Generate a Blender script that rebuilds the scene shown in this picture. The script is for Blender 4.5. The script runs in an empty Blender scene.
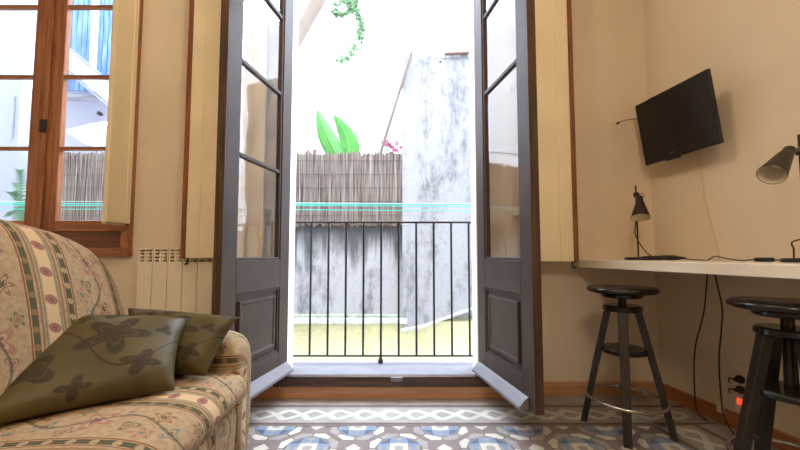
import bpy, bmesh, math, random
from mathutils import Vector, Matrix
random.seed(7)
sc = bpy.context.scene
COL = sc.collection
V = Vector

# ------------------------------------------------------------------ node maths
class S:
    """a socket with arithmetic"""
    def __init__(s, nt, k): s.nt, s.k = nt, k
    def op(s, o, b=None, c=None):
        n = s.nt.nodes.new('ShaderNodeMath'); n.operation = o
        for i, q in enumerate((s, b, c)):
            if q is None: continue
            if isinstance(q, S): s.nt.links.new(q.k, n.inputs[i])
            else: n.inputs[i].default_value = q
        return S(s.nt, n.outputs[0])
    def __add__(s, b): return s.op('ADD', b)
    def __sub__(s, b): return s.op('SUBTRACT', b)
    def __mul__(s, b): return s.op('MULTIPLY', b)
    def __truediv__(s, b): return s.op('DIVIDE', b)
    def __rsub__(s, b): return (s * -1.0) + b
    __radd__ = __add__; __rmul__ = __mul__
    def lt(s, b): return s.op('LESS_THAN', b)
    def gt(s, b): return s.op('GREATER_THAN', b)
    def frac(s): return s.op('FRACT')
    def abs(s): return s.op('ABSOLUTE')
    def ramp(s, a, b):
        n = s.nt.nodes.new('ShaderNodeMapRange'); n.interpolation_type = 'SMOOTHSTEP'
        s.nt.links.new(s.k, n.inputs[0]); n.inputs[1].default_value = a; n.inputs[2].default_value = b
        return S(s.nt, n.outputs[0])

def lin(c):
    return tuple(((q/255)/12.92 if q/255 <= .04045 else ((q/255+.055)/1.055)**2.4) for q in c) + (1.0,)

class M:
    def __init__(m, name, rough=.6, metallic=0.0, spec=.5):
        m.m = bpy.data.materials.new(name); m.m.use_nodes = True
        m.nt = m.m.node_tree; m.b = m.nt.nodes['Principled BSDF']
        m.b.inputs['Roughness'].default_value = rough
        m.b.inputs['Metallic'].default_value = metallic
        m.b.inputs['Specular IOR Level'].default_value = spec
        m.tc = m.nt.nodes.new('ShaderNodeTexCoord')
    def link(m, a, b): m.nt.links.new(a.k if isinstance(a, S) else a, b)
    def xyz(m, which='Object'):
        n = m.nt.nodes.new('ShaderNodeSeparateXYZ'); m.link(m.tc.outputs[which], n.inputs[0])
        return [S(m.nt, o) for o in n.outputs]
    def vec(m, x, y, z):
        n = m.nt.nodes.new('ShaderNodeCombineXYZ')
        for i, q in enumerate((x, y, z)):
            if isinstance(q, S): m.link(q, n.inputs[i])
            else: n.inputs[i].default_value = q
        return n.outputs[0]
    def noise(m, scale, stretch=(1, 1, 1), detail=3, rough=.5, which='Object', dist=0.0):
        mp = m.nt.nodes.new('ShaderNodeMapping'); mp.inputs['Scale'].default_value = stretch
        m.link(m.tc.outputs[which], mp.inputs[0])
        n = m.nt.nodes.new('ShaderNodeTexNoise'); n.inputs['Scale'].default_value = scale
        n.inputs['Detail'].default_value = detail; n.inputs['Roughness'].default_value = rough
        n.inputs['Distortion'].default_value = dist
        m.link(mp.outputs[0], n.inputs[0]); return S(m.nt, n.outputs[0])
    def mix(m, f, a, b):
        n = m.nt.nodes.new('ShaderNodeMix'); n.data_type = 'RGBA'
        for sock, q in ((n.inputs[0], f), (n.inputs[6], a), (n.inputs[7], b)):
            if isinstance(q, S): m.link(q, sock)
            elif isinstance(q, tuple): sock.default_value = q
            elif isinstance(q, (int, float)): sock.default_value = q
            else: m.nt.links.new(q, sock)
        return n.outputs[2]
    def color(m, c):
        if isinstance(c, tuple): m.b.inputs['Base Color'].default_value = c
        else: m.nt.links.new(c, m.b.inputs['Base Color'])
        return m
    def bump(m, h, strength=.3, dist=.002):
        n = m.nt.nodes.new('ShaderNodeBump'); n.inputs['Strength'].default_value = strength
        n.inputs['Distance'].default_value = dist
        m.link(h, n.inputs['Height']); m.link(n.outputs[0], m.b.inputs['Normal']); return m

def plain(name, c, rough=.5, metallic=0., var=.12, scale=6, bump=0, spec=.5):
    m = M(name, rough, metallic, spec); a = lin(c)
    d = tuple(q*(1-var) for q in a[:3]) + (1,)
    n = m.noise(scale, detail=4)
    m.color(m.mix(n.ramp(.35, .65), a, d))
    if bump: m.bump(m.noise(scale*8), bump)
    return m.m

def wood(name, c1, c2, axis=2, rough=.45, scale=1.0):
    m = M(name, rough)
    st = [14, 14, 14]; st[axis] = .9
    g = m.noise(3*scale, tuple(st), 5, .6, dist=.6)
    w = m.noise(2.2)
    col = m.mix(g.ramp(.32, .68), lin(c1), lin(c2))
    col = m.mix(w.ramp(.5, .8)*.35, col, tuple(q*.5 for q in lin(c2)[:3]) + (1,))
    m.color(col).bump(g, .15); return m.m

def plaster(name, c, c2=None, scale=1.3):
    m = M(name, .85, spec=.25)
    n = m.noise(scale, detail=5, rough=.6)
    m.color(m.mix(n.ramp(.3, .75), lin(c), lin(c2 or tuple(int(q*.95) for q in c))))
    m.bump(m.noise(45, detail=4), .25, .002); return m.m

MT = {}
MT['wall'] = plaster('cream_plaster', (228, 212, 188), (220, 204, 180))
MT['ceiling'] = plaster('ceiling_plaster', (236, 228, 212))
MT['radiator'] = plain('radiator_enamel', (238, 226, 200), .35, var=.05)
MT['radgap_shade'] = plain('radiator_gap_shade', (200, 180, 150), .7)
MT['shutter'] = plain('shutter_paint', (240, 223, 188), .45, var=.07, scale=3)
MT['edge'] = wood('shutter_edge_wood', (150, 88, 45), (110, 60, 28))
MT['win'] = wood('window_wood', (178, 118, 80), (134, 82, 52))
MT['winx'] = wood('window_wood_cross', (178, 118, 80), (134, 82, 52), 0)
MT['winred'] = wood('window_low_panel', (128, 82, 60), (98, 60, 46), 0)
MT['base'] = wood('baseboard_wood', (205, 158, 118), (186, 134, 94), 0)  # wood colour lightened to carry the daylight on the door step
MT['basey'] = wood('baseboard_wood_side', (176, 112, 66), (150, 88, 46), 1)
MT['door'] = plain('door_paint', (70, 54, 48), .5, var=.22, scale=5, bump=.05, spec=.3)
MT['dooredge'] = wood('door_worn_edge', (92, 66, 48), (58, 42, 34), 2)
MT['drip'] = plain('weather_bar_paint', (118, 116, 122), .4, var=.1)
MT['sillw'] = wood('sill_dark_wood', (92, 66, 52), (50, 36, 30), 0)
MT['slab'] = plain('balcony_stone', (118, 116, 122), .45, var=.15, scale=9)
MT['iron'] = plain('black_iron', (38, 34, 34), .5, var=.2, scale=20)
MT['black'] = plain('black_plastic', (20, 17, 16), .5, var=.05)
MT['screen'] = plain('tv_screen', (26, 19, 15), .35, var=.02)
MT['lamp'] = plain('lamp_metal', (30, 23, 19), .5, 0., var=.1)
MT['lampin'] = plain('lamp_inside', (225, 212, 190), .4, var=.03)
MT['bulb'] = plain('bulb_glass', (240, 232, 215), .2, var=.01)
MT['counter'] = plain('counter_laminate', (236, 224, 204), .35, var=.03)
MT['stool'] = plain('stool_black_lacquer', (34, 29, 26), .16, var=.15)
MT['stoolleg'] = wood('stool_leg_lacquer', (46, 38, 33), (28, 23, 20), 2, .35)
MT['chrome'] = plain('chrome_ring', (190, 184, 176), .2, .9, var=.05)
MT['white'] = plain('white_plastic', (226, 214, 192), .4, var=.03)
MT['graycab'] = plain('cable_sheath', (40, 33, 29), .5, var=.05)
MT['duct'] = plain('painted_cable', (212, 190, 152), .7, var=.05)
MT['teal'] = plain('teal_line', (40, 206, 196), .5, var=.05)
MT['whiteline'] = plain('white_line', (225, 235, 235), .5, var=.05)
MT['farwhite'] = None

def glass():
    m = bpy.data.materials.new('window_glass'); m.use_nodes = True; nt = m.node_tree
    nt.nodes.remove(nt.nodes['Principled BSDF']); out = nt.nodes['Material Output']
    f0 = nt.nodes.new('ShaderNodeFresnel'); f0.inputs[0].default_value = 1.9
    ge = nt.nodes.new('ShaderNodeNewGeometry'); f = nt.nodes.new('ShaderNodeMath'); f.operation = 'MULTIPLY_ADD'   # reflect once per pane
    iv = nt.nodes.new('ShaderNodeMath'); iv.operation = 'SUBTRACT'; iv.inputs[0].default_value = 1
    nt.links.new(ge.outputs['Backfacing'], iv.inputs[1]); nt.links.new(iv.outputs[0], f.inputs[1]); nt.links.new(f0.outputs[0], f.inputs[0]); f.inputs[2].default_value = 0
    t = nt.nodes.new('ShaderNodeBsdfTransparent'); t.inputs[0].default_value = (.97, .97, .96, 1)
    g = nt.nodes.new('ShaderNodeBsdfGlossy'); g.inputs['Roughness'].default_value = .02
    tc = nt.nodes.new('ShaderNodeTexCoord'); n = nt.nodes.new('ShaderNodeTexNoise'); n.inputs['Scale'].default_value = 4
    b = nt.nodes.new('ShaderNodeBump'); b.inputs['Strength'].default_value = .12; b.inputs['Distance'].default_value = .01
    nt.links.new(tc.outputs['Object'], n.inputs[0]); nt.links.new(n.outputs[0], b.inputs['Height'])
    nt.links.new(b.outputs[0], g.inputs['Normal'])
    x = nt.nodes.new('ShaderNodeMixShader')
    nt.links.new(f.outputs[0], x.inputs[0]); nt.links.new(t.outputs[0], x.inputs[1]); nt.links.new(g.outputs[0], x.inputs[2])
    nt.links.new(x.outputs[0], out.inputs[0]); return m
MT['glass'] = glass()

def glow(name, c, s):
    m = M(name); m.b.inputs['Emission Color'].default_value = lin(c); m.b.inputs['Emission Strength'].default_value = s
    m.color(lin(c)); return m.m
MT['red'] = glow('red_switch_light', (255, 60, 30), 2.0)

def reed():
    m = M('reed', .9, spec=.1)
    a = m.noise(1, (85, 3, 1.3), 4, .6); b = m.noise(1, (22, 2, .9), 3, .6); w = m.noise(1, (130, 5, 30), 3, .7)
    c = m.mix(a.ramp(.34, .66), lin((74, 64, 60)), lin((148, 134, 124)))
    c = m.mix(b.ramp(.5, .75)*.7, c, lin((172, 162, 156)))
    c = m.mix(w.ramp(.62, .75)*.55, c, lin((60, 52, 50)))
    m.color(c); return m.m
MT['reed'] = reed()

def stained(name, base, stain, edge_z=None):
    m = M(name, .95, spec=.1)
    big = m.noise(1.6, (1.9, 1, .42), 6, .68); fine = m.noise(9, (1.2, 1, .7), 6, .7); crack = m.noise(5, (1, 1, 1), 8, .7, dist=1.5)
    c = m.mix((big*.6 + fine*.4).ramp(.46, .66)*.8, lin(base), lin(stain))
    c = m.mix((crack - .5).abs().lt(.008)*.45, c, lin((120, 118, 122)))
    x, y, z = m.xyz()
    if edge_z is not None:
        runs = m.noise(1, (5.2, 1, .35), 4, .6)
        c = m.mix(((z + runs*1.7).ramp(edge_z, edge_z + .5))*.9, c, lin(stain))
        c = m.mix((z*-1.0).ramp(-.02, .07)*m.noise(6, (1, 1, 2)).ramp(.35, .6)*.6, c, lin((110, 118, 96)))
    m.color(c).bump(fine, .4, .01); return m.m
MT['stain'] = stained('stained_render', (164, 162, 162), (76, 74, 76), 1.50)
MT['pillar'] = stained('weathered_render', (158, 156, 157), (88, 86, 88))
MT['yellow'] = stained('yellow_render', (242, 236, 186), (228, 222, 168))
MT['farwhite'] = stained('whitewashed_facade', (252, 252, 253), (244, 244, 246))
MT['pale'] = plaster('pale_render', (150, 152, 162), (142, 144, 154))
MT['white_ext'] = plaster('white_render', (246, 246, 250))
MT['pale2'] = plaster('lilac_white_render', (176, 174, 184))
MT['grey_ext'] = plain('grey_edge', (150, 150, 158), .8)
MT['ledge'] = plain('ledge_mortar', (206, 208, 204), .9, var=.3, scale=14)
MT['moss'] = plain('mossy_mortar', (160, 164, 146), .95, var=.3, scale=12)
MT['ground'] = plain('courtyard_floor', (160, 155, 150), .9)
MT['terra'] = plain('brown_tile', (140, 112, 100), .85)
MT['pole'] = plain('weathered_pole', (128, 112, 104), .8)
MT['beam'] = plain('pale_timber', (140, 122, 108), .8)
MT['leaf'] = plain('banana_leaf_green', (76, 150, 58), .45, var=.3, scale=3)
MT['leafrib'] = plain('leaf_rib', (120, 180, 90), .5)
MT['ivy'] = plain('ivy_green', (64, 106, 42), .6, var=.5, scale=9)
MT['stemg'] = plain('plant_stem', (120, 130, 90), .7)
MT['pink'] = plain('pink_petals', (190, 70, 124), .6, var=.25, scale=20)
MT['pot'] = plain('terracotta_pot', (176, 104, 72), .8)
MT['palm'] = plain('palm_green', (84, 132, 92), .6, var=.4)
MT['canvas'] = plain('white_canvas', (245, 245, 250), .8, var=.02)

def bluepanel():
    m = M('blue_slats', .7)
    n = m.noise(3, (4, 1, .6), 4)
    c = m.mix(n.ramp(.35, .65), lin((70, 108, 168)), lin((112, 142, 184)))
    m.color(c); return m.m
MT['blue'] = bluepanel()

# --- sofa tapestry (UV in metres: u across the stripes, v along them)
def tapestry():
    m = M('tapestry_stripe', .9, spec=.15)
    u, v, _ = m.xyz('UV')
    P = .34
    t = (u/P).frac()
    cream, tan, green, rust, teal, rose, plum = [lin(c) for c in ((182, 158, 126), (146, 116, 82), (88, 84, 62), (136, 86, 58), (106, 122, 114), (160, 108, 96), (128, 96, 96))]
    mott = m.noise(60, which='UV', detail=3)
    c = m.mix(mott.ramp(.3, .7)*.55, cream, tan)
    def band(c, a, b, col, f=1.0):
        return m.mix(t.gt(a)*t.lt(b)*f, c, col)
    # grouped stripes on 0 .. .50, flowered band on .50 .. 1
    c = band(c, .01, .025, rust); c = band(c, .035, .095, green)
    vv = (v/.05).frac()
    dots = ((vv - .5)*(vv - .5)*6 + ((t - .065)*16)*((t - .065)*16)).lt(.22)
    c = m.mix(dots*.8, c, cream)
    c = band(c, .105, .115, rust); c = band(c, .14, .165, tan); c = band(c, .175, .185, teal)
    c = band(c, .20, .32, lin((206, 178, 138)))
    v2 = (v/.085).frac() - .5; t2 = (t - .26)*4.4
    c = m.mix((v2*v2*2.2 + t2*t2).lt(.07), c, rose); c = m.mix((v2*v2*5 + t2*t2*3).lt(.03), c, plum)
    c = band(c, .335, .345, teal); c = band(c, .36, .385, tan); c = band(c, .405, .465, green)
    d2 = ((vv - .5)*(vv - .5)*6 + ((t - .435)*16)*((t - .435)*16)).lt(.22)
    c = m.mix(d2*.8, c, tan); c = band(c, .475, .49, rust)
    # flowers: centred on t=.75, one every .26 m, alternating bloom and leaf sprays
    def flower(c, du, dv, R, petals, col, inner, ph=0.):
        cell = (v/.30 + dv).frac() - .5
        x = (t - .75 - du)*P; y = cell*.30
        wob = m.noise(26, which='UV', detail=3) - .5
        r = (x*x + y*y).op('SQRT') + wob*.022
        a = y.op('ARCTAN2', x)
        rr = (a*float(petals) + ph).op('COSINE')*(R*.28) + R*.75
        c = m.mix((rr - r).ramp(-.004, .006)*.78, c, col)
        c = m.mix(r.lt(rr*.6)*r.gt(rr*.42), c, cream)
        return m.mix(r.lt(rr*.36), c, inner)
    c = flower(c, 0.0, 0.0, .052, 5, rose, plum)
    c = flower(c, .07, .34, .030, 4, teal, rust, 1.0)
    c = flower(c, -.09, .5, .034, 6, rust, green)
    c = flower(c, .08, .68, .026, 3, green, tan, .7)
    c = flower(c, -.10, .8, .022, 3, plum, rose, 2.)
    c = flower(c, -.17, .18, .024, 5, green, rose, .3); c = flower(c, .17, .1, .024, 4, plum, tan, .3); c = flower(c, .16, .52, .028, 5, rose, teal, 1.3)
    # scrolling stem
    sx = (v*21.0).op('SINE')*.09 + .75
    c = m.mix((t - sx).abs().lt(.012)*t.gt(.5)*.75, c, green)
    weave = m.noise(300, which='UV', detail=1)
    c = m.mix(weave.ramp(.3, .7)*.16, c, lin((92, 74, 54)))
    m.color(c).bump(weave, .25, .001); return m.m
MT['tapestry'] = tapestry()

def damask():
    m = M('olive_damask', .5, spec=.3)
    m.b.inputs['Sheen Weight'].default_value = .0
    u, v, _ = m.xyz('UV')
    base = m.mix(m.noise(5, which='UV').ramp(.3, .7), lin((88, 74, 38)), lin((70, 62, 34)))
    dark = lin((40, 31, 24)); c = base
    wob = m.noise(14, which='UV', detail=3) - .5
    msk = None
    for (cx, cy, R, p, ph) in ((.24, .27, .105, 5, .4), (.34, .12, .06, 4, 1), (.09, .13, .065, 3, 2), (.22, .41, .055, 3, .2), (.13, .37, .03, 4, .5), (.38, .30, .032, 3, 2.2), (.20, .05, .04, 4, 0.), (.05, .30, .03, 3, 1.), (.41, .43, .035, 4, 1.)):
        x = u - cx; y = v - cy
        r = (x*x + y*y).op('SQRT') + wob*.03
        a = y.op('ARCTAN2', x)
        rr = (a*float(p) + ph).op('COSINE')*(R*.3) + R*.72
        k = (rr - r).ramp(-.006, .006)*(1.0 - r.lt(rr*.60)*r.gt(rr*.52)*.6)
        msk = k if msk is None else msk.op('MAXIMUM', k)
    st = (v - .2 - (u*16.0).op('SINE')*.09).abs().lt(.004)
    msk = msk.op('MAXIMUM', st)
    m.color(m.mix(msk*.72, c, dark))
    w = m.noise(260, which='UV', detail=1); m.bump(w, .12, .001)
    m.link(msk*.25 + .46, m.b.inputs['Roughness']); return m.m
MT['damask'] = damask()

# ------------------------------------------------------------------ mesh builder
class MB:
    def __init__(s): s.b = bmesh.new(); s.uv = None; s.mi = 0
    def _f(s, vs):
        try: f = s.b.faces.new(vs)
        except ValueError: return None
        f.material_index = s.mi; return f
    def box(s, lo, hi, mat=None):
        x0, y0, z0 = lo; x1, y1, z1 = hi
        c = [s.b.verts.new(mat @ V(p) if mat else p) for p in ((x0,y0,z0),(x1,y0,z0),(x1,y1,z0),(x0,y1,z0),(x0,y0,z1),(x1,y0,z1),(x1,y1,z1),(x0,y1,z1))]
        for q in ((0,3,2,1),(4,5,6,7),(0,1,5,4),(1,2,6,5),(2,3,7,6),(3,0,4,7)): s._f([c[i] for i in q])
        return s
    def prism(s, pts, d):
        """closed polygon pts (3D) pushed along vector d"""
        d = V(d); a = [s.b.verts.new(p) for p in pts]; b = [s.b.verts.new(V(p) + d) for p in pts]; n = len(a)
        s._f(a); s._f(b[::-1])
        for i in range(n): s._f([a[i], b[i], b[(i+1) % n], a[(i+1) % n]])
        return s
    def poly(s, pts): s._f([s.b.verts.new(p) for p in pts]); return s
    def tube(s, pts, r, n=8, cap=True):
        pts = [V(p) for p in pts]; rings = []; up = V((0, 0, 1)); prev = None
        for i, p in enumerate(pts):
            t = (pts[min(i+1, len(pts)-1)] - pts[max(i-1, 0)]).normalized()
            if prev is None:
                a = t.cross(up if abs(t.z) < .9 else V((1, 0, 0))).normalized()
            else:
                a = (prev - t*prev.dot(t)).normalized()
            prev = a; b = t.cross(a)
            rr = r[i] if isinstance(r, (list, tuple)) else r
            rings.append([s.b.verts.new(p + (a*math.cos(2*math.pi*k/n) + b*math.sin(2*math.pi*k/n))*rr) for k in range(n)])
        for A, B in zip(rings, rings[1:]):
            for k in range(n): s._f([A[k], A[(k+1) % n], B[(k+1) % n], B[k]])
        if cap: s._f(rings[0][::-1]); s._f(rings[-1])
        return s
    def lathe(s, prof, c=(0, 0, 0), n=32, axis=None, a0=0, a1=2*math.pi):
        """prof [(r,z)] about z at c, or about the given axis direction"""
        R = V((0, 0, 1)).rotation_difference(V(axis)).to_matrix() if axis else Matrix.Identity(3)
        c = V(c); rings = []
        for r, z in prof:
            if r < 1e-6: rings.append([s.b.verts.new(c + R @ V((0, 0, z)))])
            else: rings.append([s.b.verts.new(c + R @ V((r*math.cos(2*math.pi*k/n), r*math.sin(2*math.pi*k/n), z))) for k in range(n)])
        for A, B in zip(rings, rings[1:]):
            for k in range(n):
                q = [A[k % len(A)], A[(k+1) % n % len(A)], B[(k+1) % n % len(B)], B[k % len(B)]]
                u = []
                for x in q:
                    if x not in u: u.append(x)
                if len(u) > 2: s._f(u)
        return s
    def torus(s, c, R, r, n=48, m=10):
        c = V(c); g = []
        for i in range(n):
            a = 2*math.pi*i/n
            g.append([s.b.verts.new(c + V(((R + r*math.cos(2*math.pi*j/m))*math.cos(a), (R + r*math.cos(2*math.pi*j/m))*math.sin(a), r*math.sin(2*math.pi*j/m)))) for j in range(m)])
        for i in range(n):
            for j in range(m): s._f([g[i][j], g[(i+1) % n][j], g[(i+1) % n][(j+1) % m], g[i][(j+1) % m]])
        return s
    def loft(s, rings, us=None, swap=False, closed=True, cap=True):
        """rings of points; uv: u = us[i], v = arc length round the ring"""
        uvl = s.b.loops.layers.uv.verify(); G = [[s.b.verts.new(p) for p in R] for R in rings]; n = len(rings[0])
        L = []
        for R in rings:
            q = [0.0]
            for k in range(n): q.append(q[-1] + (V(R[(k+1) % n]) - V(R[k])).length)
            L.append(q)
        us = us or list(range(len(rings)))
        for i in range(len(G)-1):
            for k in range(n if closed else n-1):
                f = s._f([G[i][k], G[i][(k+1) % n], G[i+1][(k+1) % n], G[i+1][k]])
                if f:
                    for lp, (a, b) in zip(f.loops, ((us[i], L[i][k]), (us[i], L[i][k+1]), (us[i+1], L[i+1][k+1]), (us[i+1], L[i+1][k]))):
                        lp[uvl].uv = (b, a) if swap else (a, b)
        if cap and closed:
            for R, fl, uu in ((G[0], True, us[0]), (G[-1], False, us[-1])):
                c = s.b.verts.new(sum((w.co for w in R), V())/n)
                for k in range(n):
                    f = s._f([R[k], R[(k+1) % n], c] if fl else [R[(k+1) % n], R[k], c])
                    if f:
                        for lp in f.loops: lp[uvl].uv = (lp.vert.co.y + uu, lp.vert.co.z)
        return s
    def build(s, name, mat, parent=None, bevel=0, smooth=False, subsurf=0, world=True, seg=2):
        bmesh.ops.recalc_face_normals(s.b, faces=s.b.faces)
        me = bpy.data.meshes.new(name)
        if parent is not None and world:
            inv = parent.get('_m')
            if inv is not None:
                s.b.transform(MATS[inv].inverted())
        s.b.to_mesh(me); s.b.free()
        for x in (mat if isinstance(mat, (list, tuple)) else [mat]): me.materials.append(x)
        if smooth:
            for p in me.polygons: p.use_smooth = True
        o = bpy.data.objects.new(name, me); COL.objects.link(o)
        if parent is not None:
            o.parent = parent
            if parent.get('_m') is not None: o['_m'] = parent['_m']
        if bevel:
            q = o.modifiers.new('bevel', 'BEVEL'); q.width = bevel; q.segments = seg; q.limit_method = 'ANGLE'; q.angle_limit = .6
        if subsurf:
            q = o.modifiers.new('sub', 'SUBSURF'); q.levels = q.render_levels = subsurf
        return o
MATS = {}

def thing(name, loc=(0, 0, 0), rz=0, label=None, cat=None, group=None, kind=None):
    o = bpy.data.objects.new(name, None); COL.objects.link(o); o.location = loc; o.rotation_euler = (0, 0, rz)
    o.empty_display_size = .05
    k = str(len(MATS)); MATS[k] = Matrix.Translation(loc) @ Matrix.Rotation(rz, 4, 'Z'); o['_m'] = k
    return tag(o, label, cat, group, kind)
def tag(o, label=None, cat=None, group=None, kind=None):
    if label: o['label'] = label
    if cat: o['category'] = cat
    if group: o['group'] = group
    if kind: o['kind'] = kind
    return o
def copy_tree(o, parent=None):
    c = o.copy(); COL.objects.link(c); c.parent = parent
    for ch in [x for x in bpy.data.objects if x.parent == o]: copy_tree(ch, c)
    return c
def spline(pts, n=10):
    pts = [V(p) for p in pts]; out = []
    for i in range(len(pts)-1):
        p0, p1, p2, p3 = pts[max(i-1, 0)], pts[i], pts[i+1], pts[min(i+2, len(pts)-1)]
        for k in range(n):
            t = k/n
            out.append(.5*((2*p1) + (p2-p0)*t + (2*p0-5*p1+4*p2-p3)*t*t + (3*p1-p0-3*p2+p3)*t**3))
    out.append(pts[-1]); return out

# ------------------------------------------------------------------ room shell
D = 2.20; WO = 2.33                      # inner and outer face of the window wall
def WX(y, off=0): return 1.571 - off + .141*(D - y)      # inner face of the slightly skewed right wall
DX0, DX1, DTOP = -.702, .482, 2.80
WX0, WX1, WZ0, WZ1 = -2.75, -1.655, .835, 2.80
HT = 3.1; YB = -2.6; XL = -3.1

b = MB()
b.box((XL-.15, D, -.3), (WX0, WO, HT)); b.box((WX0, D, -.3), (WX1, WO, WZ0)); b.box((WX0, D, WZ1), (WX1, WO, HT))
b.box((WX1, D, -.3), (DX0, WO, HT)); b.box((DX0, D, DTOP), (DX1, WO, HT)); b.box((DX1, D, -.3), (1.9, WO, HT))
tag(b.build('wall_back', MT['wall']), kind='structure')
b = MB(); b.prism([(WX(D), D, -.02), (WX(YB), YB, -.02), (WX(YB)+.15, YB, -.02), (WX(D)+.15, D, -.02)], (0, 0, HT+.02))
tag(b.build('wall_right', MT['wall']), kind='structure')
tag(MB().box((XL-.15, YB, -.02), (XL, D, HT)).build('wall_left', MT['wall']), kind='structure')
tag(MB().box((XL-.15, YB-.15, -.02), (2.45, YB, HT)).build('wall_rear', MT['wall']), kind='structure')
tag(MB().box((XL-.15, YB-.15, HT), (2.45, WO, HT+.12)).build('ceiling', MT['ceiling']), kind='structure')
# ---- hydraulic tile floor
def tilecol(name, c, rough=.27):
    m = M(name, rough); n = m.noise(9, detail=5, rough=.6); a = lin(c)
    m.color(m.mix(n.ramp(.3, .75), a, tuple(q*.78 for q in a[:3]) + (1,))); return m.m
TL = [tilecol('tile_taupe', (132, 120, 118)), tilecol('tile_ivory', (206, 202, 190)), tilecol('tile_grey_blue', (128, 146, 170)),
      tilecol('tile_slate', (96, 106, 122)), tilecol('tile_brown_line', (104, 90, 86)), tilecol('tile_pale', (160, 156, 152))]
fl = MB()
fl.box((XL, YB, -.03), (2.4, D, 0))
E1 = .0006; rose_y = 1.800
def P2(pts, z, mi):
    fl.mi = mi; fl.poly([(x, y, z) for x, y in pts]); fl.mi = 0
def clip(pts, ym):                                # keep y < ym
    o = []
    for i in range(len(pts)):
        a, c = pts[i], pts[(i+1) % len(pts)]
        if a[1] <= ym: o.append(a)
        if (a[1] <= ym) != (c[1] <= ym):
            t = (ym-a[1])/(c[1]-a[1]); o.append((a[0]+t*(c[0]-a[0]), ym))
    return o
def put(cx, cy, pts, z, mi):
    q = clip([(cx+x, cy+y) for x, y in pts], rose_y)
    if len(q) > 2: P2(q, z, mi)
def ang(r, d): return (r*math.cos(math.radians(d)), r*math.sin(math.radians(d)))
def rosette(cx, cy):
    for k in range(8):                            # ring of ivory and pale lozenges
        a = k*45
        put(cx, cy, [ang(.106, a+1.5), ang(.128, a+2.5), ang(.140, a+22.5), ang(.128, a+42.5), ang(.106, a+43.5), ang(.100, a+22.5)], E1, 1 if k % 2 else 5)
    put(cx, cy, [ang(.100, 22.5+45*k) for k in range(8)], E1, 2)
    for k in range(4):                            # slate points
        a = k*90
        put(cx, cy, [ang(.096, a+22), ang(.058, a+45), ang(.096, a+68)], E1*2, 3)
        put(cx, cy, [ang(.090, a-14), ang(.066, a), ang(.090, a+14)], E1*2, 5)
    put(cx, cy, [ang(.062, 90*k) for k in range(4)], E1*2, 5)
    put(cx, cy, [ang(.056, 45+90*k) for k in range(4)], E1*2.5, 1)
    put(cx, cy, [ang(.022, 45*k) for k in range(8)], E1*3, 5)
for j in range(0, 22):
    cy = rose_y - .2*j
    for i in range(-8, 7):
        cx = -.005 + .4*i + (.2 if j % 2 == 0 else 0)
        if cx < WX(cy, .2) and cx > XL+.1:
            rosette(cx, cy)
            put(cx+.2, cy, [ang(.036, 90*k) for k in range(4)], E1, 1)
def border(o, dx, dy, L, z):                      # a band .38 wide laid along o -> o + L*d ; d=(dx,dy), inwards to its right side
    nx, ny = dy, -dx
    def q(a, b_): return (o[0] + dx*a + nx*b_, o[1] + dy*a + ny*b_)
    def strip(b0, b1, mi, zz=0): P2([q(0, b0), q(L, b0), q(L, b1), q(0, b1)], z+zz, mi)
    strip(0, .40, 0); strip(0, .155, 5, E1*.4); strip(.165, .178, 4, E1*.5); strip(.372, .386, 4, E1*.5); strip(.19, .365, 5, E1*.3)
    a = 0; p = .135; w = .044
    while a < L-.14:
        for sgn in (1, -1):                       # the plaited band: crossing chevrons
            y0 = .277; h = .058
            for (s0, s1) in ((0, 1),):
                P2([q(a, y0), q(a+w, y0), q(a+w+.052, y0+sgn*h), q(a+.052, y0+sgn*h)], z+E1*.9, 1)
                P2([q(a+.052, y0+sgn*h), q(a+.052+w, y0+sgn*h), q(a+p+w*.6, y0+sgn*.012), q(a+p, y0)], z+E1*.8, 1)
            P2([q(a+.075, y0), q(a+.10, y0+sgn*.030), q(a+.125, y0)], z+E1*.7, 5)
        a += p
border((-3.1, 2.2), 1, 0, 4.72, E1*4)
ln = math.hypot(.141, 1)
border((WX(1.83)+.003, 1.83), .141/ln, -1/ln, 4.4, E1*5.2)
tag(fl.build('floor', TL), kind='structure')

# baseboards and door step
tag(MB().box((.77, D-.018, .001), (WX(D)-.02, D, .078)).build('baseboard_back', MT['base'], bevel=.003), kind='structure')
b = MB(); b.prism([(WX(D)-.0005, D-.001, .001), (WX(YB)-.0005, YB, .001), (WX(YB)-.019, YB, .001), (WX(D)-.02, D-.018, .001)], (0, 0, .077))
tag(b.build('baseboard_right', MT['basey'], bevel=.003), kind='structure')
tag(MB().box((-.92, 2.135, .001), (.77, D, .072)).build('trim_1', MT['base'], bevel=.003), kind='structure')
t = thing('trim_2', (0, 2.14, .072), kind='structure')
MB().box((-.74, 2.118, .073), (.53, 2.162, .128)).build('sill_board', MT['sillw'], t, .004)
MB().box((-.74, 2.110, .122), (.53, 2.150, .136)).build('sill_nosing', MT['sillw'], t, .004)
MB().box((-.055, 2.100, .110), (.015, 2.118, .134)).build('floor_latch', MT['slab'], t, .003)
tag(MB().box((DX0-.35, 2.163, -.02), (DX1+.35, 2.47, .118)).build('balcony_slab', MT['slab'], bevel=.004), kind='structure')
# white outer frame of the balcony door (thin strips beside the leaves)
t = thing('trim_3', (-.1, 2.3, .118), kind='structure')
MB().box((DX0-.03, 2.19, .118), (DX0+.012, WO+.004, DTOP)).build('jamb_lining', MT['white_ext'], t, .002)
MB().box((DX1-.012, 2.19, .118), (DX1+.03, WO+.004, DTOP)).build('jamb_lining', MT['white_ext'], t, .002)
MB().box((DX0, 2.19, DTOP-.012), (DX1, WO+.004, DTOP+.03)).build('head_lining', MT['white_ext'], t, .002)

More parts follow.
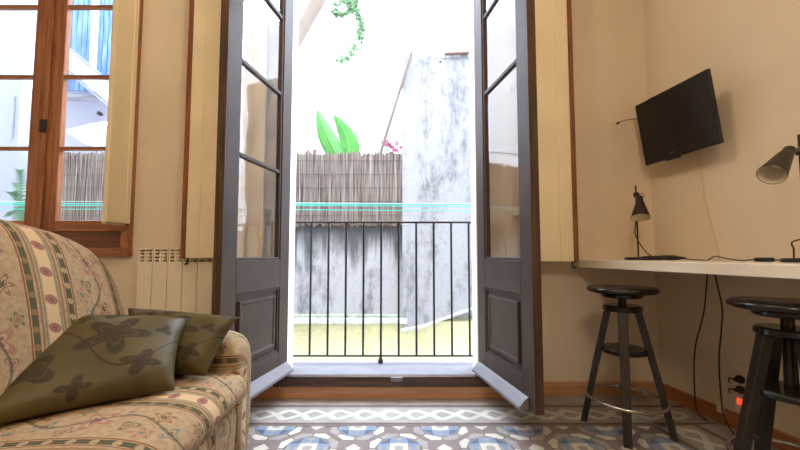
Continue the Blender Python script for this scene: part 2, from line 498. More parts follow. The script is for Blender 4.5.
# ------------------------------------------------------------------ balcony door leaves
def leaf(name, hx, side, bars, label):
    """side -1: opens to the left, +1 to the right; outer (painted) face looks at the opening"""
    hinge = V((hx, 2.18, 0)); d = V((side*.113, -.60, 0)); L = d.length; d.normalize(); n = V((side*.986, side*0+.164*1, 0))
    n = V((-d.y*side, d.x*side, 0)); n = n if n.x*side > 0 else -n
    mat = Matrix.Translation(hinge) @ Matrix(((d.x, n.x, 0, 0), (d.y, n.y, 0, 0), (0, 0, 1, 0), (0, 0, 0, 1)))
    t = thing(name, hinge + V((0, 0, .145)), kind='structure')
    T = .042; z0, z1 = .147, 2.76; s = .103
    def bx(m_, x0, x1, y0, y1, a, c): m_.box((x0, y0, a), (x1, y1, c), mat)
    f = MB(); bx(f, 0, s, 0, T, z0, z1); bx(f, L-s, L-.008, 0, T, z0, z1); bx(f, s, L-s, 0, T, z0, .285); bx(f, s, L-s, 0, T, .655, .815); bx(f, s, L-s, 0, T, z1-.11, z1)
    f.build('leaf_frame', MT['door'], t, .003)
    f = MB(); bx(f, L-.008, L, -.001, T+.001, z0, z1); f.build('leaf_edge', MT['dooredge'], t, .002)
    # mouldings round glass and panel
    f = MB()
    for a, c in ((.285, .655), (.815, z1-.11)):
        w = .014
        bx(f, s, s+w, .006, T-.006, a, c); bx(f, L-s-w, L-s, .006, T-.006, a, c); bx(f, s, L-s, .006, T-.006, a, a+w); bx(f, s, L-s, .006, T-.006, c-w, c)
    f.build('moulding', MT['door'], t, .004)
    # raised panel: bevelled pyramid field
    f = MB(); bx(f, s, L-s, .017, .028, .285, .655)
    def rect(i, y, a=.285, c=.655): return [mat @ V(p) for p in ((s+i, y, a+i), (L-s-i, y, a+i), (L-s-i, y, c-i), (s+i, y, c-i))]
    f.loft([rect(.036, .016), rect(.040, .002), rect(.052, .0015), rect(.062, .007)], cap=True)
    f.build('lower_panel', MT['door'], t)
    zs = [.829] + [z for z in bars] + [z1-.124]
    for z in bars:
        f = MB(); bx(f, s+.014, L-s-.014, .008, T-.008, z-.011, z+.011); f.build('glazing_bar', MT['door'], t, .004)
    for a, c in zip(zs, zs[1:]):
        f = MB(); bx(f, s+.012, L-s-.012, .019, .0225, a, c); f.build('glass_pane', MT['glass'], t)
    # weather bar
    f = MB(); pr = [(0.0, .205), (-.016, .196), (-.047, .165), (-.047, .150), (0.0, .150)]
    f.prism([mat @ V((.012, y, z)) for y, z in pr], (mat.to_3x3() @ V((L-.065, 0, 0))))
    f.build('weather_bar', MT['drip'], t, .002)
    for z in (.5, 1.4, 2.3):
        f = MB(); f.lathe([(0, -.04), (.007, -.04), (.007, .04), (0, .04)], mat @ V((-.006, .012, z)), 12); f.build('hinge', MT['iron'], t)
    return t
leaf('door_1', -.678, -1, (1.33, 1.80, 2.27), None)
leaf('door_2', .473, 1, (1.80, 2.27), None)

# ------------------------------------------------------------------ cream shutters beside the balcony door
def shutter(x0, x1, edge_left, z0, label):
    t = thing('wooden_shutter', ((x0+x1)/2, 2.07, z0), label=label, cat='shutter', group='cream shutters folded back by the windows')
    y0, y1 = 2.050, 2.082; z1 = 2.80; e = .026
    xa, xb = (x0+e, x1) if edge_left else (x0, x1-e)
    b = MB(); fr = .075
    for lo, hi in (((xa, z0), (xa+fr, z1)), ((xb-fr, z0), (xb, z1)), ((xa+fr, z0), (xb-fr, z0+.10)), ((xa+fr, z1-.1), (xb-fr, z1))):
        b.box((lo[0], y0, lo[1]), (hi[0], y1, hi[1]))
    b.build('shutter_frame', MT['shutter'], t, .003)
    b = MB(); b.box((xa+fr-.005, y0+.008, z0+.09), (xb-fr+.005, y1-.004, z1-.09))
    b.build('shutter_panel', MT['shutter'], t, .002)
    b = MB()
    if edge_left: b.box((x0, y0-.006, z0-.004), (x0+e, y1+.002, z1))
    else: b.box((x1-e, y0-.006, z0-.004), (x1, y1+.002, z1))
    b.build('wooden_edge', MT['edge'], t, .003)
    for z in (1.1, 1.9, 2.6):
        hx = x1-.012 if edge_left else x0+.001
        MB().box((hx, y1, z-.02), (hx+.008, D, z+.02)).build('hinge', MT['shutter'], t)
    b = MB(); kx = x0+.035 if edge_left else x1-.03
    b.tube(spline([(kx, 2.066, z0+.005), (kx, 2.060, z0-.028), (kx-.004, 2.045, z0-.036), (kx+.008, 2.035, z0-.03)], 5), .005, 6)
    b.build('catch_hook', MT['iron'], t)
    return t
shutter(-1.263, -.795, True, .823, 'tall cream shutter folded back above the radiator, left of the balcony door')
shutter(.70, 1.028, False, .803, 'tall cream shutter with brown edge, right of the balcony door above the counter end')

# ------------------------------------------------------------------ left window
t = thing('window_1', (-2.2, D, WZ0), kind='structure')
b = MB(); fy0, fy1 = 2.176, 2.26
b.box((WX1-.055, fy0-.008, WZ0), (WX1+.001, fy1, WZ1)); b.box((WX0-.022, fy0-.008, WZ0), (WX0+.055, fy1, WZ1))
b.box((WX0, fy0-.008, WZ1-.05), (WX1, fy1, WZ1)); b.build('window_frame', MT['win'], t, .004)
MB().box((WX0-.022, fy0-.012, WZ0-.004), (WX1+.003, fy1, WZ0+.050)).build('frame_sill', MT['winx'], t, .004)
MB().box((WX0+.05, fy0+.010, WZ0+.048), (WX1-.05, fy1-.02, .985)).build('low_panel', MT['winred'], t, .004)
mx = -2.212
for (a, c) in ((WX0+.058, mx-.004), (mx+.004, WX1-.058)):
    st = .098; sl = a+(.075 if a < -2.3 else .086); sr = c-(st if a < -2.3 else .075)
    sa = MB()
    sa.box((a, fy0, .985), (sl, fy0+.04, 2.745)); sa.box((sr, fy0, .985), (c, fy0+.04, 2.745))
    sash = sa.build('sash', MT['win'], t, .006)
    MB().box((sl, fy0+.002, .985), (sr, fy0+.038, 1.052)).build('bottom_rail', MT['winx'], sash, .004)
    for z in (1.506, 1.967, 2.428):
        MB().box((sl, fy0+.006, z-.011), (sr, fy0+.034, z+.011)).build('glazing_bar', MT['winx'], sash, .004)
    for z0_, z1_ in ((1.05, 1.497), (1.515, 1.957), (1.977, 2.418), (2.438, 2.74)):
        MB().box((sl-.004, fy0+.018, z0_), (sr+.004, fy0+.021, z1_)).build('glass_pane', MT['glass'], sash)
MB().box((mx-.016, fy0-.012, .985), (mx+.016, fy0-.001, 2.745)).build('cover_strip', MT['win'], t, .006)
MB().box((mx-.02, fy0-.022, 1.60), (mx+.02, fy0-.012, 1.68)).build('bolt_plate', MT['iron'], t, .002)
t = thing('wooden_shutter', (-1.67, 2.08, 1.028), label='narrow cream shutter standing open against the brown wooden window', cat='shutter', group='cream shutters folded back by the windows')
b = MB()
for lo, hi in (((1.987, 1.030), (2.022, 2.79)), ((2.128, 1.030), (2.160, 2.79)), ((2.022, 1.030), (2.128, 1.12)), ((2.022, 2.70), (2.128, 2.79))):
    b.box((-1.668, lo[0], lo[1]), (-1.646, hi[0], hi[1]))
b.build('shutter_frame', MT['shutter'], t, .002)
MB().box((-1.664, 2.02, 1.11), (-1.651, 2.13, 2.71)).build('shutter_panel', MT['shutter'], t)
MB().box((-1.694, 2.012, 1.018), (-1.671, 2.158, 2.79)).build('folded_panel', MT['shutter'], t, .002)
for z in (1.25, 1.75, 2.5): MB().box((-1.668, 2.158, z-.03), (-1.655, 2.168, z+.03)).build('hinge', MT['iron'], t)

# ------------------------------------------------------------------ radiator
t = thing('radiator', (-1.2, 2.14, .12), label='cream ribbed radiator low on the wall behind the sofa', cat='radiator')
rx0 = -1.547; pw = .0885
for i in range(8):
    x = rx0 + i*pw
    b = MB(); b.box((x+.0015, 2.100, .16), (x+pw-.0015, 2.112, .802)); b.box((x+.03, 2.112, .16), (x+pw-.03, 2.165, .86))
    b.box((x+.0015, 2.104, .872), (x+pw-.0015, 2.168, .884)); b.box((x+.0015, 2.108, .80), (x+.010, 2.168, .875)); b.box((x+pw-.010, 2.108, .80), (x+pw-.0015, 2.168, .875))
    b.build('radiator_section', MT['radiator'], t, .003)
    b = MB(); b.box((x+.010, 2.150, .80), (x+pw-.010, 2.160, .873)); g = b.build('gap_shade_back', MT['radgap_shade'], t)  # tan backing paints the shade in the gaps between louvres
    b = MB()
    for k in range(3): b.box((x+.010, 2.106, .812+k*.021), (x+pw-.010, 2.150, .820+k*.021))
    b.box((x+pw*.5-.003, 2.105, .80), (x+pw*.5+.003, 2.150, .875))
    b.build('louvre', MT['radiator'], t, .001)
for x in (rx0+.1, rx0+.6): MB().box((x-.015, 2.13, .30), (x+.015, D-.0005, .34)).build('wall_bracket', MT['radiator'], t)
for x in (rx0+.05, rx0+8*pw-.05): MB().lathe([(0, 0), (.014, 0), (.014, .17), (0, .17)], (x, 2.14, 0), 10).build('feed_pipe', MT['radiator'], t)

# ------------------------------------------------------------------ sofa
SA = V((.08, -.9968, 0)); SB = V((-.9968, -.08, 0)); SF = V((-.592, 1.540, 0))
def SP(s, w, z): return SF + SA*s + SB*w + V((0, 0, z))
sofa = thing('sofa', SP(.9, .4, 0), label='two seat sofa in cream tapestry with floral stripes, beside the window wall', cat='sofa')
LN = 1.80
# base with skirt
def rr(pts, ): return pts
us = [0.0, .01] + [i*.06 for i in range(1, 30)] + [LN-.01, LN]
rings = []
for s in us:
    ins = .012 if s in (us[0], us[-1]) else 0
    wav = .004*math.sin(s*40)
    rings.append([SP(s, w, z) for w, z in ((.67-ins, .01), (.055+ins+wav, .01), (.040+ins+wav, .10), (.034+ins, .24), (.05, .33), (.4, .34), (.67-ins, .33))])
MB().loft(rings, us).build('sofa_base', MT['tapestry'], sofa, smooth=True)
# seat cushion
us = [.13, .14, .17] + [.20+i*.05 for i in range(29)] + [LN-.17, LN-.14, LN-.13]
rings = []
for i, s in enumerate(us):
    e = min(i, len(us)-1-i); k = {0: .75, 1: .93}.get(e, 1.0); puff = .012*math.sin(math.pi*(s-.13)/(LN-.26))
    prof = [(.60, .32), (.60, .395), (.55, .402+puff), (.35, .410+puff), (.16, .414+puff), (.07, .410), (.025, .392), (-.002, .360), (-.004, .325), (.018, .295), (.06, .285), (.4, .285)]
    c = (.35, .35)
    rings.append([SP(s, c[0]+(w-c[0])*(.985 if k < 1 else 1), c[1]+(z-c[1])*k) for w, z in prof])
MB().loft(rings, us).build('seat_cushion', MT['tapestry'], sofa, smooth=True, subsurf=1)
# backrest
def top(s):
    e = min(s, LN-s)
    tab = [(-.01, .56), (0.0, .60), (.02, .68), (.05, .755), (.10, .825), (.18, .885), (.30, .925), (.45, .950), (.65, .965), (.9, .97)]
    for (a, x), (b_, y) in zip(tab, tab[1:]):
        if e <= b_: return x+(y-x)*(e-a)/(b_-a)
    return .97
us = [-.005, .0, .01, .025, .045, .07, .10, .14, .18] + [.22+.05*i for i in range(28)] + [LN-.18, LN-.14, LN-.10, LN-.07, LN-.045, LN-.025, LN-.01, LN, LN+.005]
rings = []
for s in us:
    h = top(s); k = min(1, .35+max(min(s, LN-s)+.005, 0)/.10*.65)
    prof = [(.80, .05), (.83, .3), (.835, h-.16), (.825, h-.055), (.79, h-.012), (.745, h), (.70, h-.018), (.662, h-.07), (.63, h-.17), (.60, .40+(h-.40)*.42), (.575, .42), (.58, .30), (.60, .05)]
    cx = .72
    rings.append([SP(s, cx+(w-cx)*k - .13, z) for w, z in prof])
MB().loft(rings, us).build('backrest', MT['tapestry'], sofa, smooth=True, subsurf=1)
# arms: loops in the (s, z) plane swept from front to back
for near in (False, True):
    ws = [.025, .027, .04, .07, .12] + [.17+.05*i for i in range(8)] + [.58]
    rings = []
    for i, w in enumerate(ws):
        k = (.45, .80, .95, 1.0)[min(i, 3)]
        h = .548 - .03*max(0, (.12-w)/.12) + .07*max(0, min(1, (w-.30)/.35))
        lp = [(.19, .30), (.185, .42), (.192, .47), (.185, h-.035), (.155, h-.006), (.11, h), (.06, h-.006), (.022, h-.035), (.008, h-.09), (.012, .40), (.012, .02), (.16, .02)]
        c0, z0 = .10, .30
        pts = []
        for s, z in lp:
            s_, z_ = c0+(s-c0)*k, (z0+(z-z0)*(k if z > .3 else 1))
            pts.append(SP(LN-s_ if near else s_, w, z_))
        rings.append(pts)
    MB().loft(rings, ws, swap=True).build('armrest', MT['tapestry'], sofa, smooth=True, subsurf=1)

# ------------------------------------------------------------------ green cushions
def cushion(c, T, label, lean=0):
    """c = BL, BR, TR, TL corners"""
    c = [V(p) for p in c]; base = (c[0]+c[1])*.5
    t = thing('scatter_cushion', base, label=label, cat='cushion', group='olive green cushions on the sofa')
    nrm = (c[1]-c[0]).cross(c[3]-c[0]).normalized()
    n = 26; b = MB(); uvl = b.b.loops.layers.uv.verify(); G = {}
    W_, H_ = (c[1]-c[0]).length, (c[3]-c[0]).length
    rnd = random.Random(len(label))
    for side in (0, 1):
        for i in range(n+1):
            for j in range(n+1):
                edge = i in (0, n) or j in (0, n)
                if side and edge: G[1, i, j] = G[0, i, j]; continue
                u, v = i/n, j/n
                du, dv = (u-.5)*2, (v-.5)*2
                uu = .5+(u-.5)*(1-.085*(1-dv*dv)*abs(du)**3); vv = .5+(v-.5)*(1-.085*(1-du*du)*abs(dv)**3)
                p = c[0].lerp(c[1], uu).lerp(c[3].lerp(c[2], uu), vv)
                h = T*((1-du**4)*(1-dv**4))**.62
                h += .006*math.sin(9*u+4*v)*math.sin(math.pi*u)*math.sin(math.pi*v) - .006*abs(math.sin(14*(u-v)))*(abs(du*dv))**1.5
                G[side, i, j] = b.b.verts.new(p + nrm*(h if side == 0 else -h*.8))
        for i in range(n):
            for j in range(n):
                f = b._f([G[side, i, j], G[side, i+1, j], G[side, i+1, j+1], G[side, i, j+1]])
                if f:
                    for lp, (a, q) in zip(f.loops, ((i, j), (i+1, j), (i+1, j+1), (i, j+1))): lp[uvl].uv = (a/n*.45, q/n*.45)
    b.build('cushion_cover', MT['damask'], t, smooth=True, subsurf=1)
    ed = []
    for i in range(n): ed.append(G[0, i, 0])
    return t, c
C1 = [(-1.03, .83, .425), (-.685, 1.120, .425), (-.765, 1.315, .612), (-1.17, 1.215, .640)]
C2 = [(-.93, 1.22, .43), (-.655, 1.225, .430), (-.600, 1.365, .608), (-1.10, 1.44, .635)]
cushion(C1, .055, 'olive damask cushion with dark flowers, lying in front of the other one')
cushion(C2, .050, 'olive green cushion tucked between the sofa arm and the flowered one')

# ------------------------------------------------------------------ counter
t = thing('wall_counter', (1.33, 1.2, .768), label='long white counter shelf fixed along the wall under the television', cat='counter')
def cx(y): return 1.063 + .110*(2.132-y)
b = MB(); b.prism([(cx(2.199), 2.199, .768), (WX(2.199)-.001, 2.199, .768), (WX(.2)-.001, .2, .768), (cx(.2), .2, .768)], (0, 0, .044))
b.build('counter_top', MT['counter'], t, .003)
for y in (1.12, .35):
    b = MB(); b.prism([(WX(y, .001), y, .767), (WX(y)-.26, y, .767), (WX(y)-.26, y, .745), (WX(y)-.03, y, .735), (WX(y)-.001, y, .50)], (0, .03, 0))
    b.build('shelf_bracket', MT['sillw'], t, .002)

# ------------------------------------------------------------------ stools
def stool_proto():
    t = thing('bar_stool', (0, 0, 0), label='x', cat='stool', group='round black bar stools at the counter')
    b = MB(); b.lathe([(0, .652), (.10, .652), (.135, .654), (.150, .660), (.155, .669), (.151, .678), (.142, .683), (.06, .684), (0, .684)], n=48); b.build('seat', MT['stool'], t, smooth=True)
    MB().lathe([(0, .632), (.084, .632), (.090, .638), (.090, .653), (0, .653)], n=40).build('seat_plate', MT['stool'], t, .002)
    MB().lathe([(0, .36), (.018, .36), (.018, .634), (0, .634)], n=16).build('screw_post', MT['stool'], t, smooth=False)
    MB().lathe([(0, .566), (.078, .566), (.087, .572), (.087, .588), (.079, .595), (0, .595)], n=40).build('hub_disc', MT['stool'], t, .002)
    MB().lathe([(0, .366), (.096, .366), (.100, .372), (.100, .384), (.094, .390), (0, .390)], n=40).build('lower_disc', MT['stool'], t, .002)
    MB().torus((0, 0, .150), .168, .008).build('foot_ring', MT['chrome'], t, smooth=True)
    for k in range(4):
        a = k*math.pi/2; R = Matrix.Rotation(a, 4, 'Z'); b = MB()
        def sect(r, z, w, d): return [R @ V(p) for p in ((r-d, -w, z), (r+d, -w, z), (r+d, w, z), (r-d, w, z))]
        b.loft([sect(.184, 0, .0175, .0145), sect(.124, .29, .019, .0155), sect(.062, .575, .020, .016)])
        b.build('leg', MT['stoolleg'], t, .003)
    return t
s1 = stool_proto()
s2 = copy_tree(s1)
s1.location = (1.092, 1.765, .001); s1.rotation_euler = (0, 0, math.radians(149))
s1['label'] = 'black bar stool with chrome foot ring by the corner, whole frame visible'
s2.location = (1.315, 1.222, .001); s2.rotation_euler = (0, 0, math.radians(165))
s2['label'] = 'black bar stool in front of the wall sockets, legs hiding part of the socket wall'

# ------------------------------------------------------------------ television
BLp, BRp = V((1.471, 2.103, 1.375)), V((1.533, 1.669, 1.375)); TLp, TRp = V((1.421, 2.063, 1.735)), V((1.483, 1.629, 1.735))
t = thing('television', (1.48, 1.78, 1.35), label='small black flat television tilted down from a bracket on the wall', cat='television')
wd = (BRp-BLp).normalized(); up = (TLp-BLp + (TRp-BRp)).normalized(); up = (up - wd*up.dot(wd)).normalized(); nn = wd.cross(up).normalized()
if nn.x < 0: nn = -nn                                        # points to the wall
wdt = (BRp-BLp).length; hgt = (TLp-BLp).length
def TV(a, c, dpt): return BLp + wd*a + up*c + nn*dpt
def slab(b, a0, a1, c0, c1, d0, d1): b.prism([TV(a0, c0, d0), TV(a1, c0, d0), TV(a1, c1, d0), TV(a0, c1, d0)], nn*(d1-d0)); return b
b = MB(); slab(b, 0, wdt, 0, .030, 0, .02); slab(b, 0, wdt, hgt-.020, hgt, 0, .02); slab(b, 0, .018, .03, hgt-.02, 0, .02); slab(b, wdt-.018, wdt, .03, hgt-.02, 0, .02)
b.build('bezel', MT['black'], t, .003)
slab(MB(), .017, wdt-.017, .029, hgt-.019, .003, .02).build('screen', MT['screen'], t)
slab(MB(), .012, wdt-.012, .012, hgt-.012, .02, .034).build('back_cover', MT['black'], t, .004)
slab(MB(), wdt*.42-.012, wdt*.42+.012, .026, .031, -.0012, .001).build('maker_mark', MT['chrome'], t)
slab(MB(), wdt*.42-.05, wdt*.42+.03, -.008, .0, .0, .02).build('sensor_strip', MT['black'], t, .002)
c0 = TV(wdt*.5, hgt*.5, .034)
MB().tube([c0, (WX(1.86)-.02, 1.86, 1.53)], .018, 10).build('wall_arm', MT['black'], t)
MB().box((WX(1.90)-.012, 1.82, 1.46), (WX(1.90)-.001, 1.90, 1.60)).build('wall_plate', MT['black'], t, .003)
slab(MB(), wdt*.17, wdt*.25, hgt, hgt+.008, .02, .04).build('top_clip', MT['black'], t, .001)
nail = V((1.367, D, 1.667))
b = MB(); b.tube(spline([nail+V((0, -.012, 0)), (1.40, 2.17, 1.678), (1.45, 2.12, 1.672), (1.50, 2.04, 1.66)], 6), .0022, 6)
tag(b.build('aerial_cable', MT['graycab']), 'thin cable running from a wall nail to the back of the television', 'cable')
b = MB(); b.lathe([(0, 0), (.004, 0), (.004, .018), (.007, .018), (.007, .022), (0, .022)], nail+V((0, .001, 0)), 10, axis=(0, -1, 0))
tag(b.build('wall_nail', MT['iron']), 'small nail in the wall left of the television holding its cable', 'nail')
b = MB(); b.tube(spline([(WX(1.883)-.002, 1.883, 1.40), (WX(1.87)-.002, 1.87, 1.15), (WX(1.822)-.002, 1.822, .90), (WX(1.81)-.002, 1.81, .815)], 8), .0035, 6)
tag(b.build('painted_cable', MT['duct']), 'wall coloured cable running down the wall from television to counter', 'cable')

# ------------------------------------------------------------------ desk lamps
ZC = .8125
def lamp(base, r, ptop, joint, apex, rim, rimr, label):
    t = thing('desk_lamp', base, label=label, cat='lamp', group='black metal desk lamps on the counter')
    bx_, by_, _ = base
    MB().lathe([(0, 0), (r, 0), (r, .012), (r-.004, .016), (0, .016)], base, 36).build('base', MT['lamp'], t)
    MB().tube([(bx_, by_, ZC+.015), (bx_, by_, ptop)], .0045, 10).build('pole', MT['lamp'], t)
    joint, apex, rim = V(joint), V(apex), V(rim)
    ax = (rim-apex).normalized(); L = (rim-apex).length
    b = MB(); b.lathe([(0, -.048), (.012, -.046), (.0165, -.038), (.0175, -.012), (.021, 0), (rimr, L), (rimr-.002, L)], apex, 32, axis=ax)
    sh = b.build('lamp_shade', MT['lamp'], t, smooth=False)
    MB().lathe([(rimr-.002, L-.0005), (.0185, .004), (0, .004)], apex, 32, axis=ax).build('shade_lining', MT['lampin'], sh, smooth=True)
    MB().lathe([(0, .010), (.012, .012), (.019, .03), (.022, .044), (.017, .058), (0, .064)] if L > .07 else [(0, .01), (.012, .02), (.016, .04), (0, .052)], apex, 20, axis=ax).build('light_bulb', MT['bulb'], sh, smooth=True)
    b = MB(); b.tube([V((bx_, by_, joint.z)), joint, apex - ax*.03], .006, 8); b.build('arm', MT['lamp'], t)
    MB().lathe([(0, -.013), (.013, -.013), (.013, .013), (0, .013)], (bx_, by_, joint.z), 16).build('clamp', MT['lamp'], t, .002)
    b = MB(); k = apex - ax*.03
    b.tube(spline([V((bx_+.005, by_, joint.z)), V((bx_+.035, by_-.004, joint.z+.006)), V((bx_+.042, by_-.004, joint.z-.006)), V((bx_+.030, by_-.004, joint.z-.014)), V((bx_+.008, by_, joint.z-.010))], 6), .0018, 6)
    b.build('wire_handle', MT['lamp'], t)
    return t
l1 = lamp((1.352, 2.02, ZC), .068, 1.238, (1.345, 1.99, 1.185), (1.342, 1.975, 1.130), (1.322, 1.945, 1.046), .046, 'small black desk lamp standing at the corner end of the counter')
b = MB(); b.tube(spline([(1.338, 1.985, 1.16), (1.334, 2.005, 1.02), (1.332, 2.01, .96), (1.352, 2.0, .90), (1.385, 1.985, .845), (1.43, 1.96, ZC+.007), (1.47, 1.94, ZC+.006), (1.50, 1.92, ZC+.012), (1.53, 1.86, ZC+.004), (1.545, 1.815, ZC+.002), (1.55, 1.805, ZC-.003)], 8), .0028, 6)
b.build('cord', MT['graycab'], l1)
MB().box((-.033, -.010, 0), (.033, .010, .018), Matrix.Translation((1.467, 1.945, ZC+.009)) @ Matrix.Rotation(-.5, 4, 'Z')).build('inline_switch', MT['black'], l1, .006, seg=3)
b = MB(); b.lathe([(0, -.115), (.008, -.105), (.012, -.06), (.0125, -.01), (.009, 0), (.0125, .01), (.012, .055), (.004, .095), (0, .1)], (1.43, 1.93, ZC+.0125), 12, axis=(.93, -.36, 0))
tag(b.build('travel_plug', MT['black']), 'black plug and cable joint lying on the counter beside the small lamp', 'plug')
l2 = lamp((1.525, 1.335, ZC), .070, 1.300, (1.49, 1.30, 1.235), (1.275, 1.160, 1.168), (1.190, 1.125, 1.098), .037, 'black desk lamp above the nearer stool, its cone shade reaching out from the counter')
b = MB(); b.tube(spline([(1.545, 1.805, ZC-.003), (1.548, 1.79, ZC+.003), (1.55, 1.75, ZC+.022), (1.54, 1.68, ZC+.012), (1.535, 1.60, ZC+.003), (1.53, 1.55, ZC+.008), (1.51, 1.45, ZC+.008), (1.515, 1.40, ZC+.008)], 8), .0028, 6)
b.build('cord', MT['graycab'], l2)
MB().box((-.034, -.010, 0), (.034, .010, .018), Matrix.Translation((1.522, 1.49, ZC)) @ Matrix.Rotation(-1.45, 4, 'Z')).build('inline_switch', MT['black'], l2, .006, seg=3)
b = MB(); b.tube(spline([(1.47, 1.33, ZC+.015), (1.455, 1.315, ZC+.05), (1.435, 1.30, ZC+.075), (1.47, 1.28, ZC+.088), (1.52, 1.29, ZC+.08), (1.53, 1.32, ZC+.2), (1.50, 1.29, 1.15), (1.44, 1.24, 1.19)], 8), .0026, 6)
b.build('lamp_wire', MT['graycab'], l2)

# cables under the counter, sockets
def hang(pts, label):
    b = MB(); b.tube(spline(pts, 8), .0035, 6)
    return tag(b.build('power_cable', MT['graycab']), label, 'cable', 'black cables hanging below the counter')
hang([(1.550, 1.800, .767), (1.552, 1.834, .56), (1.543, 1.893, .345), (1.541, 1.905, .134), (1.543, 1.893, .03), (1.545, 1.84, .008)], 'black cable hanging from the counter, the one farther from the wall sockets')
hang([(1.556, 1.772, .767), (1.564, 1.745, .593), (1.560, 1.751, .477), (1.560, 1.773, .318), (1.561, 1.770, .11), (1.556, 1.748, .05), (1.55, 1.70, .008)], 'black cable hanging from the counter, the one touching the wall sockets')
def WQ(y, z, off): return V((WX(y)-off, y, z))
wdir = V((.141, -1, 0)).normalized(); wn = V((-1, -.141, 0)).normalized()
def wbox(b, y, z0, z1, w, d0, d1):
    c = V((WX(y), y, 0)); a = c - wdir*w/2
    b.prism([a + wn*d0 + V((0, 0, z0)), a + wdir*w + wn*d0 + V((0, 0, z0)), a + wdir*w + wn*d0 + V((0, 0, z1)), a + wn*d0 + V((0, 0, z1))], wn*(d1-d0)); return b
t = thing('socket_block', WQ(1.722, .10, 0), label='cream triple wall socket with plugs and a lit red switch', cat='socket')
wbox(MB(), 1.722, .095, .318, .086, -.0005, .018).build('socket_plate', MT['white'], t, .004)
for z in (.24, .192, .145):
    b = MB(); c = WQ(1.722, z+.012, 0); b.lathe([(0, .0181), (.021, .0181), (.021, .0205), (.018, .0205), (.017, .0195), (0, .0195)], c, 24, axis=wn); b.build('socket_ring', MT['white'], t)
wbox(MB(), 1.735, .130, .158, .030, .018, .0225).build('lit_switch', MT['red'], t, .002)
for z, lb in ((.252, 'upper'), (.203, 'lower')):
    b = MB(); c = WQ(1.728, z, 0); b.lathe([(0, .019), (.019, .019), (.019, .030), (.013, .040), (.006, .058), (0, .058)], c, 18, axis=wn)
    b.tube(spline([c + wn*.055, c + wn*.062 - wdir*.02, c - wdir*.045 + wn*.03 + V((0, 0, -.03))], 5), .0035, 6)
    tag(b.build('power_plug', MT['black']), 'black round power plug in the wall socket, the %s of two' % lb, 'plug', 'plugs in the wall socket')
t = wbox(MB(), 1.826, .054, .100, .034, .0195, .030).build('junction_box', MT['white'], None, .003)
tag(t, 'small cream box on the baseboard below the hanging cables', 'junction box')

# ------------------------------------------------------------------ balcony railing
t = thing('balcony_railing', (-.13, 2.43, .118), label='black wrought iron balcony railing outside the open door', cat='railing')
MB().box((-.90, 2.422, 1.058), (.66, 2.438, 1.070)).build('top_rail', MT['iron'], t, .002)
MB().box((-.90, 2.424, .160), (.66, 2.436, .171)).build('bottom_rail', MT['iron'], t, .002)
for i in range(-1, 12):
    x = -.727+.1197*i
    MB().tube([(x, 2.43, .165), (x, 2.43, 1.062)], .0074, 8).build('baluster', MT['iron'], t)
MB().lathe([(0, 0), (.016, 0), (.018, .02), (.010, .03), (.010, .045), (0, .045)], (-.130, 2.43, .118), 14).build('foot', MT['iron'], t)
for x in (-.90, .66): MB().tube([(x, 2.43, 1.062), (x, WO-.001, 1.062)], .006, 8).build('wall_tie', MT['iron'], t)

# clothes lines
for i, (z, y, m, lab) in enumerate(((1.243, 2.80, 'teal', 'thin teal clothes line across the courtyard, topmost of the teal ones'), (1.232, 2.82, 'teal', 'thin teal clothes line just below the topmost one'), (1.205, 2.86, 'teal', 'thin teal clothes line hanging lowest of the teal ones'), (1.268, 2.88, 'whiteline', 'thin white clothes line above the teal lines'))):
    b = MB(); b.tube([(-4.2+8.4*k/14, y, z+.035*(.4-(k/14))+.012*math.cos(k*.9+i)*.3) for k in range(15)], (.0042, .0036, .003, .0018)[i], 6)
    tag(b.build('clothes_line', MT[m]), lab, 'clothes line', 'clothes lines outside the balcony')

# ------------------------------------------------------------------ courtyard
tag(MB().box((-12, 2.5, -4.2), (6, 12, -4)).build('courtyard_ground', MT['ground']), kind='structure')
b = MB(); b.box((XL-4, D+.002, -4), (XL-.15, WO, 6)); b.box((XL-.15, D+.03, -4), (1.9, WO, -.3)); b.box((1.9, D, -4), (6, WO, 6)); b.box((XL-.15, D, HT+.12), (1.9, WO, 6))
tag(b.build('facade_outside', MT['pale']), kind='structure')
tag(MB().box((-5.35, 5.20, -.12), (.06, 5.45, 1.45)).build('terrace_parapet', MT['stain']), kind='structure')
b = MB(); b.box((-5.35, 5.10, -.135), (.10, 5.21, -.060)); tag(b.build('parapet_ledge', MT['ledge'], bevel=.01), kind='structure')
tag(MB().box((-5.35, 5.165, -.060), (.04, 5.203, -.01)).build('ledge_moss', MT['moss'], bevel=.012), kind='structure')
tag(MB().box((-9, 5.22, -4), (5, 5.6, -.12)).build('yellow_wall', MT['yellow']), kind='structure')
b = MB(); b.prism([(.035, 5.12, -.21), (.035, 5.12, 3.80), (.30, 5.12, 3.77), (.55, 5.12, 3.82), (2.6, 5.12, 3.86), (2.6, 5.12, .57), (1.04, 5.12, .105), (.70, 5.12, -.02), (.30, 5.12, -.155)], (0, .9, 0))
tag(b.build('chimney_wall', MT['pillar']), kind='structure')
b = MB(); b.prism([(.02, 5.08, -.235), (.30, 5.08, -.19), (1.04, 5.08, .07), (2.6, 5.08, .53), (2.6, 5.08, .575), (1.04, 5.08, .105), (.30, 5.08, -.155), (.02, 5.08, -.20)], (0, .2, 0))
tag(b.build('sloping_ledge', MT['ledge']), kind='structure')
b = MB(); rnd = random.Random(3); x = .04
while x < 1.3:
    w = rnd.uniform(.08, .2); b.box((x, 5.09+rnd.uniform(0, .04), 3.76), (x+w, 5.6, 3.80+rnd.uniform(0, .07))); x += w
tag(b.build('rubble_coping', MT['ledge'], bevel=.015), kind='structure')
b = MB(); b.prism([(.66, 5.06, 3.80), (1.5, 5.06, 3.84), (1.5, 5.06, 3.875), (.66, 5.06, 3.825)], (0, .5, 0))
